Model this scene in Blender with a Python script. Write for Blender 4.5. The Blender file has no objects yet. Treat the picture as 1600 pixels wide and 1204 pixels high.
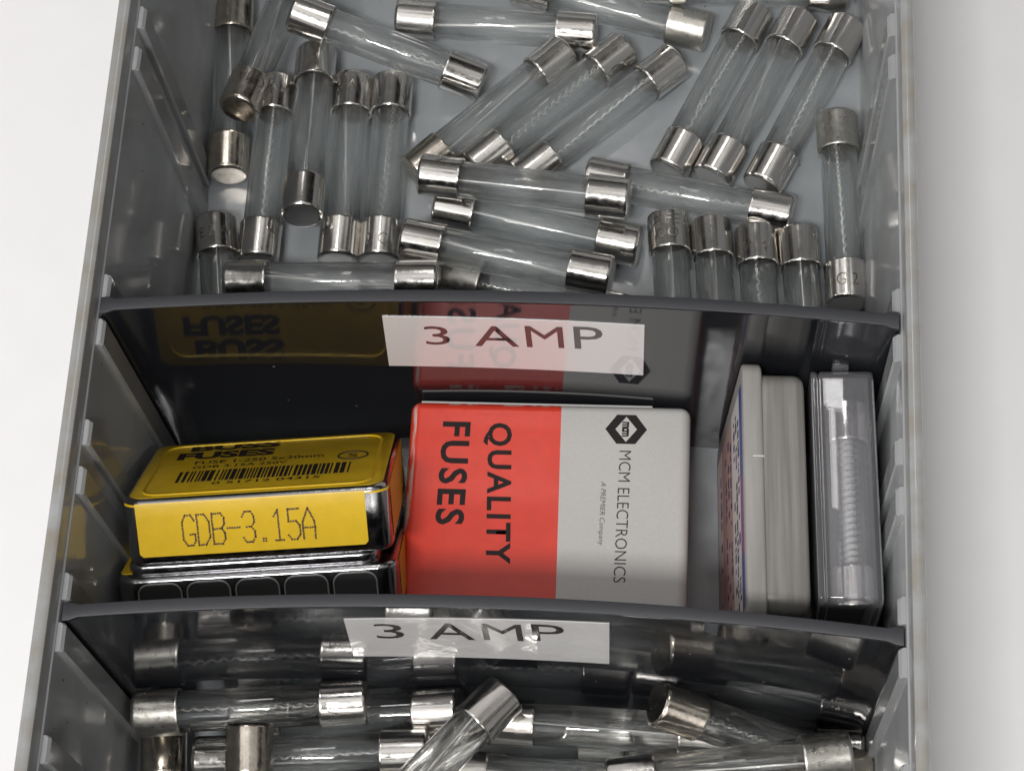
import bpy, bmesh, math, random
from mathutils import Vector, Matrix
random.seed(7)
S = 0.1                      # every length below is written in millimetres; 1 unit = 1 cm
R = math.radians
sc = bpy.context.scene
COL = sc.collection

# ------------------------------------------------------------------ camera
cam_d = bpy.data.cameras.new('camera'); cam = bpy.data.objects.new('camera', cam_d); COL.objects.link(cam)
pitch, yaw, roll = 0.40834, 0.19061, -0.15361
Fv = Vector((0, math.sin(pitch), -math.cos(pitch))); Uv = Vector((0, math.cos(pitch), math.sin(pitch))); Rv = Vector((1, 0, 0))
Rv, Uv = Rv*math.cos(roll)+Uv*math.sin(roll), -Rv*math.sin(roll)+Uv*math.cos(roll)
MZ = Matrix.Rotation(yaw, 3, 'Z'); Rv, Uv, Fv = MZ@Rv, MZ@Uv, MZ@Fv
M = Matrix((Rv, Uv, -Fv)).transposed().to_4x4()
M.translation = Vector((25.07, -125.51, 319.85))*S
cam.matrix_world = M
cam_d.sensor_width = 36; cam_d.lens = 3542.86/1600*36
cam_d.clip_start = 0.5; cam_d.clip_end = 2000
cam_d.dof.use_dof = True; cam_d.dof.focus_distance = 30.6; cam_d.dof.aperture_fstop = 4.5
cam_d.dof.aperture_fstop = 110.0
sc.camera = cam

# ------------------------------------------------------------------ world, lamps, exposure
w = bpy.data.worlds.new('World'); sc.world = w; w.use_nodes = True
wn = w.node_tree.nodes; wl = w.node_tree.links
bg = wn['Background']; bg.inputs['Strength'].default_value = 1.0
# the room round the table: patchy pale ceiling above, warm dim walls lower down, the dark shape of whoever bends over the drawer
def wnode(t, **kw):
    n = wn.new(t)
    for k, v in kw.items(): setattr(n, k, v)
    return n
tc = wnode('ShaderNodeTexCoord'); sep = wnode('ShaderNodeSeparateXYZ'); wl.new(tc.outputs['Generated'], sep.inputs[0])
nz = wnode('ShaderNodeTexNoise'); nz.inputs['Scale'].default_value = 3.2; nz.inputs['Detail'].default_value = 2.0; wl.new(tc.outputs['Generated'], nz.inputs['Vector'])
def ramp(inp, pts):
    r = wnode('ShaderNodeValToRGB'); e = r.color_ramp.elements
    while len(e) < len(pts): e.new(0.5)
    for i, (p_, c_) in enumerate(pts): e[i].position = p_; e[i].color = (*c_, 1)
    wl.new(inp, r.inputs[0]); return r
CEIL = 1.0
ceil = ramp(nz.outputs['Fac'], [(0.40, (0.22*CEIL, 0.20*CEIL, 0.185*CEIL)), (0.47, (0.60*CEIL, 0.58*CEIL, 0.56*CEIL)), (0.55, (1.05*CEIL, 1.03*CEIL, 1.01*CEIL))])
wall = ramp(nz.outputs['Fac'], [(0.40, (0.03, 0.026, 0.023)), (0.55, (0.12, 0.10, 0.085)), (0.65, (0.26, 0.23, 0.20))])
hgt = wnode('ShaderNodeMapRange', interpolation_type='SMOOTHSTEP'); hgt.inputs['From Min'].default_value = 0.40; hgt.inputs['From Max'].default_value = 0.72; wl.new(sep.outputs['Z'], hgt.inputs['Value'])
mixc = wnode('ShaderNodeMix', data_type='RGBA'); wl.new(hgt.outputs[0], mixc.inputs['Factor']); wl.new(wall.outputs[0], mixc.inputs['A']); wl.new(ceil.outputs[0], mixc.inputs['B'])
dist = wnode('ShaderNodeVectorMath', operation='DISTANCE'); wl.new(tc.outputs['Generated'], dist.inputs[0]); dist.inputs[1].default_value = (0.12, -0.50, 0.86)
pr = wnode('ShaderNodeMapRange', interpolation_type='SMOOTHSTEP'); pr.inputs['From Min'].default_value = 0.16; pr.inputs['From Max'].default_value = 0.30; pr.inputs['To Min'].default_value = 0.16; wl.new(dist.outputs['Value'], pr.inputs['Value'])
sx = wnode('ShaderNodeMapRange'); sx.inputs['From Min'].default_value = 0.05; sx.inputs['From Max'].default_value = 0.5; sx.inputs['To Min'].default_value = 1.0; sx.inputs['To Max'].default_value = 0.42; wl.new(sep.outputs['X'], sx.inputs['Value'])
sy_ = wnode('ShaderNodeMapRange'); sy_.inputs['From Min'].default_value = 0.22; sy_.inputs['From Max'].default_value = 0.55; sy_.inputs['To Min'].default_value = 1.0; sy_.inputs['To Max'].default_value = 0.15; wl.new(sep.outputs['Y'], sy_.inputs['Value'])
fy = wnode('ShaderNodeMapRange'); fy.inputs['From Min'].default_value = -0.85; fy.inputs['From Max'].default_value = -0.35; fy.inputs['To Min'].default_value = 4.0; fy.inputs['To Max'].default_value = 1.0; wl.new(sep.outputs['Y'], fy.inputs['Value'])
m0 = wnode('ShaderNodeMath', operation='MULTIPLY'); wl.new(sx.outputs[0], m0.inputs[0]); wl.new(fy.outputs[0], m0.inputs[1])
m1 = wnode('ShaderNodeMath', operation='MULTIPLY'); wl.new(m0.outputs[0], m1.inputs[0]); wl.new(sy_.outputs[0], m1.inputs[1])
m2 = wnode('ShaderNodeMath', operation='MULTIPLY'); wl.new(m1.outputs[0], m2.inputs[0]); wl.new(pr.outputs[0], m2.inputs[1])
fin = wnode('ShaderNodeVectorMath', operation='SCALE'); wl.new(mixc.outputs['Result'], fin.inputs[0]); wl.new(m2.outputs[0], fin.inputs['Scale']); wl.new(fin.outputs[0], bg.inputs['Color'])

def area(name, loc, target, size, power, color, sy=None):
    l = bpy.data.lights.new(name, 'AREA'); l.size = size*S; l.energy = power; l.color = color
    if sy: l.shape = 'RECTANGLE'; l.size_y = sy*S
    o = bpy.data.objects.new(name, l); COL.objects.link(o)
    o.location = Vector(loc)*S
    o.rotation_euler = (0, 0, 0) if sy else (Vector(target)*S-o.location).to_track_quat('-Z', 'Y').to_euler()
    return o
area('ceiling_lamp', (-130, -490, 960), (0, 0, 0), 260, 82000, (1.0, 0.98, 0.965), 130)
area('side_lamp', (-950, -200, 360), (0, 0, 0), 420, 27000, (1.0, 0.98, 0.97))
area('strip_lamp', (-50, 420, 900), (0, 0, 0), 60, 3800, (1.0, 0.97, 0.94), 300)
sc.view_settings.view_transform = 'Standard'; sc.view_settings.look = 'None'
sc.view_settings.exposure = 0; sc.view_settings.gamma = 1; sc.view_settings.use_curve_mapping = False
cy = sc.cycles
cy.use_denoising = True
cy.max_bounces = 24; cy.transmission_bounces = 20; cy.glossy_bounces = 8; cy.diffuse_bounces = 4; cy.transparent_max_bounces = 32
cy.caustics_refractive = True; cy.caustics_reflective = True; cy.blur_glossy = 0.6
cy.sample_clamp_indirect = 10

# ------------------------------------------------------------------ materials
def mat(name, color, rough=0.5, metal=0.0, ior=1.5, trans=0.0, coat=0.0, coat_r=0.03, spec=0.5):
    m = bpy.data.materials.new(name); m.use_nodes = True
    b = m.node_tree.nodes['Principled BSDF']
    b.inputs['Base Color'].default_value = (*color, 1); b.inputs['Roughness'].default_value = rough
    b.inputs['Metallic'].default_value = metal; b.inputs['IOR'].default_value = ior
    b.inputs['Transmission Weight'].default_value = trans; b.inputs['Coat Weight'].default_value = coat
    b.inputs['Coat Roughness'].default_value = coat_r; b.inputs['Specular IOR Level'].default_value = spec
    return m
def nd(m, t, **kw):
    n = m.node_tree.nodes.new(t)
    for k, v in kw.items():
        if k in n.inputs: n.inputs[k].default_value = v
        else: setattr(n, k, v)
    return n
def noise_color(m, scale, amt, detail=6, stretch=None, tint=(1, 1, 1)):
    """slight uneven tone of the surface itself"""
    L = m.node_tree.links; b = m.node_tree.nodes['Principled BSDF']
    tc = nd(m, 'ShaderNodeTexCoord'); n = nd(m, 'ShaderNodeTexNoise', Scale=scale, Detail=detail)
    if stretch:
        mp = nd(m, 'ShaderNodeMapping'); mp.inputs['Scale'].default_value = stretch
        L.new(tc.outputs['Object'], mp.inputs['Vector']); L.new(mp.outputs[0], n.inputs['Vector'])
    else: L.new(tc.outputs['Object'], n.inputs['Vector'])
    r = nd(m, 'ShaderNodeMapRange'); r.inputs['From Min'].default_value = 0.3; r.inputs['From Max'].default_value = 0.7
    r.inputs['To Min'].default_value = 1-amt; r.inputs['To Max'].default_value = 1+amt
    L.new(n.outputs['Fac'], r.inputs['Value'])
    mx = nd(m, 'ShaderNodeVectorMath', operation='SCALE')
    mx.inputs[0].default_value = b.inputs['Base Color'].default_value[:3]
    L.new(r.outputs[0], mx.inputs['Scale']); L.new(mx.outputs[0], b.inputs['Base Color'])
    return n
def noise_rough(m, scale, lo, hi, detail=5, stretch=None):
    L = m.node_tree.links; b = m.node_tree.nodes['Principled BSDF']
    tc = nd(m, 'ShaderNodeTexCoord'); n = nd(m, 'ShaderNodeTexNoise', Scale=scale, Detail=detail)
    if stretch:
        mp = nd(m, 'ShaderNodeMapping'); mp.inputs['Scale'].default_value = stretch
        L.new(tc.outputs['Object'], mp.inputs['Vector']); L.new(mp.outputs[0], n.inputs['Vector'])
    else: L.new(tc.outputs['Object'], n.inputs['Vector'])
    r = nd(m, 'ShaderNodeMapRange'); r.inputs['From Min'].default_value = 0.3; r.inputs['From Max'].default_value = 0.7
    r.inputs['To Min'].default_value = lo; r.inputs['To Max'].default_value = hi
    L.new(n.outputs['Fac'], r.inputs['Value']); L.new(r.outputs[0], b.inputs['Roughness'])
def noise_bump(m, scale, strength, dist=0.02, detail=5, stretch=None):
    L = m.node_tree.links; b = m.node_tree.nodes['Principled BSDF']
    tc = nd(m, 'ShaderNodeTexCoord'); n = nd(m, 'ShaderNodeTexNoise', Scale=scale, Detail=detail)
    if stretch:
        mp = nd(m, 'ShaderNodeMapping'); mp.inputs['Scale'].default_value = stretch
        L.new(tc.outputs['Object'], mp.inputs['Vector']); L.new(mp.outputs[0], n.inputs['Vector'])
    else: L.new(tc.outputs['Object'], n.inputs['Vector'])
    bp = nd(m, 'ShaderNodeBump', Strength=strength, Distance=dist)
    L.new(n.outputs['Fac'], bp.inputs['Height']); L.new(bp.outputs[0], b.inputs['Normal'])

m_table = mat('white_table', (0.785, 0.785, 0.797), 0.55); noise_color(m_table, 1.2, 0.012); noise_bump(m_table, 40, 0.05)
m_drawer = mat('grey_plastic', (0.295, 0.306, 0.312), 0.2, ior=1.5); noise_color(m_drawer, 0.9, 0.10); noise_rough(m_drawer, 3, 0.07, 0.18); noise_bump(m_drawer, 6, 0.04, 0.02)
m_div = mat('smoke_plastic', (0.012, 0.013, 0.016), 0.05, ior=1.75); noise_rough(m_div, 4, 0.03, 0.09); noise_bump(m_div, 1.1, 0.03, 0.05)
def specks(m, scale, size, color, keep=0.35):
    """scattered specks of dust lying on the surface"""
    L = m.node_tree.links; b = m.node_tree.nodes['Principled BSDF']
    tc = nd(m, 'ShaderNodeTexCoord'); v = nd(m, 'ShaderNodeTexVoronoi', Scale=scale); L.new(tc.outputs['Object'], v.inputs['Vector'])
    lt = nd(m, 'ShaderNodeMath', operation='LESS_THAN'); lt.inputs[1].default_value = size; L.new(v.outputs['Distance'], lt.inputs[0])
    sp = nd(m, 'ShaderNodeSeparateColor'); L.new(v.outputs['Color'], sp.inputs[0])
    k = nd(m, 'ShaderNodeMath', operation='LESS_THAN'); k.inputs[1].default_value = keep; L.new(sp.outputs[0], k.inputs[0])
    mu = nd(m, 'ShaderNodeMath', operation='MULTIPLY'); L.new(lt.outputs[0], mu.inputs[0]); L.new(k.outputs[0], mu.inputs[1])
    mx = nd(m, 'ShaderNodeMix', data_type='RGBA'); mx.inputs['B'].default_value = (*color, 1)
    if b.inputs['Base Color'].links: L.new(b.inputs['Base Color'].links[0].from_socket, mx.inputs['A'])
    else: mx.inputs['A'].default_value = b.inputs['Base Color'].default_value
    L.new(mu.outputs[0], mx.inputs['Factor']); L.new(mx.outputs['Result'], b.inputs['Base Color'])
m_div_edge = mat('cut_plastic_edge', (0.03, 0.032, 0.038), 0.5); noise_bump(m_div_edge, 12, 0.15, 0.02)
def rim_tone(m):
    L = m.node_tree.links; b = m.node_tree.nodes['Principled BSDF']
    tc = nd(m, 'ShaderNodeTexCoord'); sp = nd(m, 'ShaderNodeSeparateXYZ'); L.new(tc.outputs['Object'], sp.inputs[0])
    r = nd(m, 'ShaderNodeMapRange'); r.inputs['From Min'].default_value = 4.95; r.inputs['From Max'].default_value = 5.1; L.new(sp.outputs['Z'], r.inputs['Value'])
    n = nd(m, 'ShaderNodeTexNoise', Scale=2.2, Detail=8); L.new(tc.outputs['Object'], n.inputs['Vector'])
    r2 = nd(m, 'ShaderNodeMapRange'); r2.inputs['From Min'].default_value = 0.35; r2.inputs['From Max'].default_value = 0.65; L.new(n.outputs['Fac'], r2.inputs['Value'])
    mu = nd(m, 'ShaderNodeMath', operation='MULTIPLY'); L.new(r.outputs[0], mu.inputs[0]); L.new(r2.outputs[0], mu.inputs[1])
    mx = nd(m, 'ShaderNodeMix', data_type='RGBA'); mx.inputs['B'].default_value = (0.255, 0.24, 0.21, 1); L.new(b.inputs['Base Color'].links[0].from_socket, mx.inputs['A'])
    L.new(mu.outputs[0], mx.inputs['Factor']); L.new(mx.outputs['Result'], b.inputs['Base Color'])
rim_tone(m_drawer)
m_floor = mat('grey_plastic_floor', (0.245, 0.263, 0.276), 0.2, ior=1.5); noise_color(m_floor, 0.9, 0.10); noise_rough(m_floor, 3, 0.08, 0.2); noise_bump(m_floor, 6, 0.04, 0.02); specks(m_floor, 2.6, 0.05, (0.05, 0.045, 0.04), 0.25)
specks(m_div, 3.0, 0.055, (0.25, 0.24, 0.22), 0.25); specks(m_drawer, 2.6, 0.05, (0.05, 0.045, 0.04), 0.22)
m_label = mat('label_film', (0.80, 0.795, 0.795), 0.5, coat=1.0, coat_r=0.03)
m_tape = mat('taped_label_film', (0.78, 0.775, 0.775), 0.5, coat=1.0, coat_r=0.05)
def wrinkle(m):
    L = m.node_tree.links; b = m.node_tree.nodes['Principled BSDF']
    tc = nd(m, 'ShaderNodeTexCoord'); n = nd(m, 'ShaderNodeTexNoise', Scale=1.1, Detail=3, Distortion=1.6); L.new(tc.outputs['Object'], n.inputs['Vector'])
    bp = nd(m, 'ShaderNodeBump', Strength=0.35, Distance=0.06); L.new(n.outputs['Fac'], bp.inputs['Height']); L.new(bp.outputs[0], b.inputs['Coat Normal'])
wrinkle(m_tape)
m_ink = mat('black_ink', (0.018, 0.012, 0.014), 0.5, coat=1.0, coat_r=0.04)
m_nickel = mat('nickel', (0.73, 0.71, 0.68), 0.14, 1.0); noise_rough(m_nickel, 9, 0.09, 0.24); noise_bump(m_nickel, 22, 0.10, 0.01)
m_bore = mat('cap_bore', (0.16, 0.145, 0.13), 0.5, 0.6)
m_satin = mat('satin_nickel', (0.60, 0.585, 0.54), 0.32, 1.0); noise_rough(m_satin, 14, 0.25, 0.42); noise_bump(m_satin, 30, 0.12, 0.01)
m_warm = mat('tarnished_nickel', (0.62, 0.57, 0.50), 0.18, 1.0); noise_color(m_warm, 6, 0.18); noise_rough(m_warm, 10, 0.10, 0.28); noise_bump(m_warm, 16, 0.14, 0.01)
m_wire = mat('fuse_wire_metal', (0.92, 0.91, 0.89), 0.42, 1.0)
m_engrave = mat('stamped_metal', (0.40, 0.37, 0.335), 0.3, 1.0)
m_glass = mat('clear_glass', (0.99, 1.0, 0.997), 0.0, ior=1.5, trans=1.0)
def tube_glass(m, lo=0.30):
    """thin tube wall: nearly clear seen square on, bending and darkening what lies behind towards its edges"""
    nt = m.node_tree; L = nt.links; N = nt.nodes.new
    o = nt.nodes['Material Output']; pr_ = nt.nodes['Principled BSDF']
    t = N('ShaderNodeBsdfTransparent'); t.inputs[0].default_value = (0.99, 0.995, 0.993, 1)
    g = N('ShaderNodeBsdfGlossy'); g.inputs['Roughness'].default_value = 0.05
    f = N('ShaderNodeFresnel'); f.inputs['IOR'].default_value = 1.55
    cl_ = N('ShaderNodeMath'); cl_.operation = 'MINIMUM'; cl_.inputs[1].default_value = 0.09; L.new(f.outputs[0], cl_.inputs[0])
    x1 = N('ShaderNodeMixShader'); L.new(cl_.outputs[0], x1.inputs[0]); L.new(t.outputs[0], x1.inputs[1]); L.new(g.outputs[0], x1.inputs[2])
    lw = N('ShaderNodeLayerWeight'); lw.inputs['Blend'].default_value = 0.5
    mr = N('ShaderNodeMapRange'); mr.inputs['From Min'].default_value = 0.50; mr.inputs['From Max'].default_value = 0.80; mr.inputs['To Min'].default_value = lo; mr.inputs['To Max'].default_value = 0.97
    L.new(lw.outputs['Facing'], mr.inputs['Value'])
    # drawn glass is never quite even: faint lines running the length of the tube
    tc = N('ShaderNodeTexCoord'); mp = N('ShaderNodeMapping'); mp.inputs['Scale'].default_value = (1, 1, 0.012); L.new(tc.outputs['Object'], mp.inputs['Vector'])
    nz_ = N('ShaderNodeTexNoise'); nz_.inputs['Scale'].default_value = 16; nz_.inputs['Detail'].default_value = 2; L.new(mp.outputs[0], nz_.inputs['Vector'])
    bp = N('ShaderNodeBump'); bp.inputs['Strength'].default_value = 0.22; bp.inputs['Distance'].default_value = 0.012; L.new(nz_.outputs['Fac'], bp.inputs['Height'])
    L.new(bp.outputs[0], pr_.inputs['Normal']); L.new(bp.outputs[0], g.inputs['Normal'])
    x2 = N('ShaderNodeMixShader'); L.new(mr.outputs[0], x2.inputs[0]); L.new(x1.outputs[0], x2.inputs[1]); L.new(pr_.outputs[0], x2.inputs[2]); L.new(x2.outputs[0], o.inputs['Surface'])
tube_glass(m_glass)
m_glass_heap = mat('clear_glass_heap', (0.985, 0.995, 0.99), 0.0, ior=1.5, trans=1.0); tube_glass(m_glass_heap, 0.82)
m_solder = mat('solder', (0.55, 0.53, 0.5), 0.45, 1.0)
m_red = mat('red_print', (0.62, 0.045, 0.025), 0.38, spec=0.5); noise_color(m_red, 5, 0.05); noise_bump(m_red, 60, 0.06, 0.01)
m_white = mat('white_card', (0.475, 0.47, 0.455), 0.45); noise_color(m_white, 30, 0.04); noise_bump(m_white, 70, 0.08, 0.01)
m_wear = mat('worn_red_edge', (0.62, 0.045, 0.025), 0.42)
def worn(m, scale, lo, hi, color, stretch):
    L = m.node_tree.links; b = m.node_tree.nodes['Principled BSDF']
    tc = nd(m, 'ShaderNodeTexCoord'); n = nd(m, 'ShaderNodeTexNoise', Scale=scale, Detail=6); mp = nd(m, 'ShaderNodeMapping'); mp.inputs['Scale'].default_value = stretch
    L.new(tc.outputs['Object'], mp.inputs['Vector']); L.new(mp.outputs[0], n.inputs['Vector'])
    r = nd(m, 'ShaderNodeMapRange'); r.inputs['From Min'].default_value = lo; r.inputs['From Max'].default_value = hi; L.new(n.outputs['Fac'], r.inputs['Value'])
    mx = nd(m, 'ShaderNodeMix', data_type='RGBA'); mx.inputs['A'].default_value = b.inputs['Base Color'].default_value; mx.inputs['B'].default_value = (*color, 1)
    L.new(r.outputs[0], mx.inputs['Factor']); L.new(mx.outputs['Result'], b.inputs['Base Color'])
worn(m_wear, 5, 0.52, 0.62, (0.55, 0.42, 0.38), (1, 0.25, 1))
m_print = mat('print_ink', (0.018, 0.014, 0.014), 0.55, spec=0.2)
m_grey_print = mat('grey_print_ink', (0.045, 0.04, 0.04), 0.55, spec=0.2)
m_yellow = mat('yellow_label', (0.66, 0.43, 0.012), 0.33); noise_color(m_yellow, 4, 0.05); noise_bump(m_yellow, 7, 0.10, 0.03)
m_yellow_shade = mat('yellow_label_shade', (0.48, 0.315, 0.012), 0.36); noise_color(m_yellow_shade, 3, 0.10); noise_bump(m_yellow_shade, 7, 0.10, 0.03)  # same label yellow, darkened: shade on the tin's large face put into the colour
m_brown_ink = mat('dot_print_ink', (0.075, 0.04, 0.02), 0.5)
m_tin = mat('dark_tin', (0.40, 0.40, 0.41), 0.12, 1.0); noise_rough(m_tin, 7, 0.08, 0.22); noise_bump(m_tin, 8, 0.12, 0.02)
m_cell = mat('dark_window', (0.045, 0.048, 0.047), 0.16, ior=1.5)
m_cellrim = mat('window_edge', (0.30, 0.30, 0.30), 0.25)
m_frost = mat('frosted_plastic', (0.305, 0.297, 0.283), 0.38, ior=1.45); noise_color(m_frost, 2.2, 0.10, stretch=(3.5, 0.35, 1)); noise_bump(m_frost, 9, 0.06, 0.02)
m_frost.node_tree.nodes['Principled BSDF'].inputs['Subsurface Weight'].default_value = 0.35
m_frost.node_tree.nodes['Principled BSDF'].inputs['Subsurface Radius'].default_value = (0.2, 0.18, 0.15)
def thin_clear(name, tint, edge, ior=1.5, rough=0.02):
    """thin see-through wall: passes light straight on, reflects by its angle, a little denser seen edge-on"""
    m = bpy.data.materials.new(name); m.use_nodes = True; nt = m.node_tree; nt.nodes.clear(); L = nt.links
    out = nt.nodes.new('ShaderNodeOutputMaterial'); tr = nt.nodes.new('ShaderNodeBsdfTransparent'); gl = nt.nodes.new('ShaderNodeBsdfGlossy')
    fr_ = nt.nodes.new('ShaderNodeFresnel'); fr_.inputs['IOR'].default_value = ior; gl.inputs['Roughness'].default_value = rough
    lw = nt.nodes.new('ShaderNodeLayerWeight'); lw.inputs['Blend'].default_value = 0.25
    mc = nt.nodes.new('ShaderNodeMix'); mc.data_type = 'RGBA'; mc.inputs['A'].default_value = (*tint, 1); mc.inputs['B'].default_value = (*edge, 1)
    L.new(lw.outputs['Facing'], mc.inputs['Factor']); L.new(mc.outputs['Result'], tr.inputs['Color'])
    mx = nt.nodes.new('ShaderNodeMixShader'); L.new(fr_.outputs[0], mx.inputs[0]); L.new(tr.outputs[0], mx.inputs[1]); L.new(gl.outputs[0], mx.inputs[2])
    L.new(mx.outputs[0], out.inputs['Surface']); return m
m_frost2 = mat('frosted_body', (0.22, 0.213, 0.20), 0.34, ior=1.45); noise_color(m_frost2, 2.0, 0.22, stretch=(7, 0.25, 2)); noise_bump(m_frost2, 9, 0.06, 0.02)
m_frost2.node_tree.nodes['Principled BSDF'].inputs['Subsurface Weight'].default_value = 0.3
m_clear = thin_clear('clear_plastic', (0.97, 0.97, 0.98), (0.6, 0.62, 0.66))
def haze_film(m, amount, color):
    nt = m.node_tree; o = [n for n in nt.nodes if n.type == 'OUTPUT_MATERIAL'][0]; src = o.inputs['Surface'].links[0].from_socket
    d_ = nt.nodes.new('ShaderNodeBsdfDiffuse'); d_.inputs[0].default_value = (*color, 1); x = nt.nodes.new('ShaderNodeMixShader'); x.inputs[0].default_value = amount
    nt.links.new(src, x.inputs[1]); nt.links.new(d_.outputs[0], x.inputs[2]); nt.links.new(x.outputs[0], o.inputs['Surface'])
haze_film(m_clear, 0.105, (0.62, 0.62, 0.66))
m_coil = mat('white_coil', (0.85, 0.83, 0.80), 0.4)
m_paper = mat('paper_label', (0.62, 0.60, 0.58), 0.4)
m_blue = mat('blue_print', (0.045, 0.075, 0.26), 0.4)
m_purple = mat('purple_print', (0.20, 0.07, 0.22), 0.4)
m_pink = mat('pink_print', (0.44, 0.30, 0.28), 0.4)
m_navy = mat('navy_print', (0.03, 0.03, 0.09), 0.4)

# ------------------------------------------------------------------ mesh helpers
def obj(name, bm, m, parent=None, smooth=None):
    """link bm (in mm) as one mesh object"""
    for v in bm.verts: v.co *= S
    me = bpy.data.meshes.new(name); bm.to_mesh(me); bm.free()
    for x in (m if isinstance(m, (list, tuple)) else [m]): me.materials.append(x)
    if smooth is not None:
        for p in me.polygons: p.use_smooth = True
        me.set_sharp_from_angle(angle=R(smooth))
    o = bpy.data.objects.new(name, me); COL.objects.link(o)
    if parent: o.parent = parent
    return o
def tag(o, label=None, cat=None, group=None, kind=None):
    if label: o['label'] = label
    if cat: o['category'] = cat
    if group: o['group'] = group
    if kind: o['kind'] = kind
    return o
def empty(name, loc=(0, 0, 0), label=None, cat=None, group=None):
    o = bpy.data.objects.new(name, None); COL.objects.link(o); o.location = Vector(loc)*S
    o.empty_display_size = 0.2
    return tag(o, label, cat, group)
def box(bm, x0, x1, y0, y1, z0, z1, bev=0, seg=2, mi=0):
    b = bmesh.new()
    bmesh.ops.create_cube(b, size=1)
    for v in b.verts: v.co = Vector(((x0+x1)/2+v.co.x*(x1-x0), (y0+y1)/2+v.co.y*(y1-y0), (z0+z1)/2+v.co.z*(z1-z0)))
    if bev: bmesh.ops.bevel(b, geom=b.edges[:], offset=bev, segments=seg, profile=0.5, affect='EDGES')
    for f in b.faces: f.material_index = mi
    me = bpy.data.meshes.new('tmp'); b.to_mesh(me); b.free(); bm.from_mesh(me); bpy.data.meshes.remove(me)
def extrude_poly(bm, pts, axis, a, b):
    """closed polygon of 2D points pushed along axis from a to b"""
    def P(p, t):
        if axis == 'y': return (p[0], t, p[1])
        if axis == 'z': return (p[0], p[1], t)
        return (t, p[0], p[1])
    va = [bm.verts.new(P(p, a)) for p in pts]; vb = [bm.verts.new(P(p, b)) for p in pts]
    n = len(pts)
    for i in range(n): bm.faces.new((va[i], va[(i+1) % n], vb[(i+1) % n], vb[i]))
    bm.faces.new(va[::-1]); bm.faces.new(vb)
    bmesh.ops.recalc_face_normals(bm, faces=bm.faces[:])
def lathe(bm, prof, seg=40, closed=False):
    """revolve (z, r) profile about Z; points with r = 0 become poles"""
    rings = []
    for z, r in prof:
        if r == 0: rings.append([bm.verts.new((0, 0, z))])
        else: rings.append([bm.verts.new((r*math.cos(2*math.pi*i/seg), r*math.sin(2*math.pi*i/seg), z)) for i in range(seg)])
    pairs = list(zip(rings, rings[1:]))
    if closed: pairs.append((rings[-1], rings[0]))
    for A, B in pairs:
        for i in range(seg):
            j = (i+1) % seg
            if len(A) == 1: bm.faces.new((A[0], B[j], B[i]))
            elif len(B) == 1: bm.faces.new((A[i], A[j], B[0]))
            else: bm.faces.new((A[i], A[j], B[j], B[i]))
    bmesh.ops.recalc_face_normals(bm, faces=bm.faces[:])
def tube(bm, pts, r, seg=8, caps=True):
    pts = [Vector(p) for p in pts]; n = len(pts); up = Vector((0.31, 0.87, 0.38)); rings = []
    for i in range(n):
        t = (pts[min(i+1, n-1)]-pts[max(i-1, 0)]).normalized()
        a = t.cross(up).normalized(); b = t.cross(a)
        rings.append([bm.verts.new(pts[i]+(a*math.cos(2*math.pi*k/seg)+b*math.sin(2*math.pi*k/seg))*r) for k in range(seg)])
    for A, B in zip(rings, rings[1:]):
        for k in range(seg): bm.faces.new((A[k], A[(k+1) % seg], B[(k+1) % seg], B[k]))
    if caps: bm.faces.new(rings[0][::-1]); bm.faces.new(rings[-1])
def rrect(x0, x1, y0, y1, r, seg=6):
    p = []
    for cx, cy_, a0 in ((x1-r, y1-r, 0), (x0+r, y1-r, 90), (x0+r, y0+r, 180), (x1-r, y0+r, 270)):
        for k in range(seg+1):
            a = R(a0+90*k/seg); p.append((cx+r*math.cos(a), cy_+r*math.sin(a)))
    return p
def rounded_slab(bm, x0, x1, y0, y1, z0, z1, r, edge=0.5, eseg=3, cseg=8):
    """rounded-rectangle prism standing on z with softened rims"""
    b = bmesh.new(); rings = []
    prof = []
    for k in range(eseg+1):
        a = R(90*k/eseg); prof.append((edge*(1-math.sin(a)), z0+edge*(1-math.cos(a))))
    for k in range(eseg+1):
        a = R(90*k/eseg); prof.append((edge*(1-math.cos(a)), z1-edge*(1-math.sin(a))))
    for ins, z in prof:
        rings.append([b.verts.new((x, y, z)) for x, y in rrect(x0+ins, x1-ins, y0+ins, y1-ins, max(r-ins, 0.05), cseg)])
    n = len(rings[0])
    for A, B in zip(rings, rings[1:]):
        for i in range(n): b.faces.new((A[i], A[(i+1) % n], B[(i+1) % n], B[i]))
    b.faces.new(rings[0][::-1]); b.faces.new(rings[-1])
    me = bpy.data.meshes.new('tmp'); b.to_mesh(me); b.free(); bm.from_mesh(me); bpy.data.meshes.remove(me)
def text_polys(s, bold=0.0, shear=0.0, space=1.0):
    """mesh of a line of lettering, fitted to the unit square"""
    c = bpy.data.curves.new('tmp_text', 'FONT'); c.body = s; c.size = 1; c.offset = bold; c.shear = shear
    c.space_character = space; c.resolution_u = 3; c.fill_mode = 'BOTH'
    o = bpy.data.objects.new('tmp_text', c); COL.objects.link(o)
    dg = bpy.context.evaluated_depsgraph_get(); me = bpy.data.meshes.new_from_object(o.evaluated_get(dg))
    bpy.data.objects.remove(o); bpy.data.curves.remove(c)
    xs = [v.co.x for v in me.vertices]; ys = [v.co.y for v in me.vertices]
    bm = bmesh.new(); bm.from_mesh(me); bpy.data.meshes.remove(me)
    x0, x1, y0, y1 = min(xs), max(xs), min(ys), max(ys)
    for v in bm.verts: v.co = Vector(((v.co.x-x0)/(x1-x0), (v.co.y-y0)/(y1-y0), 0))
    return bm
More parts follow.
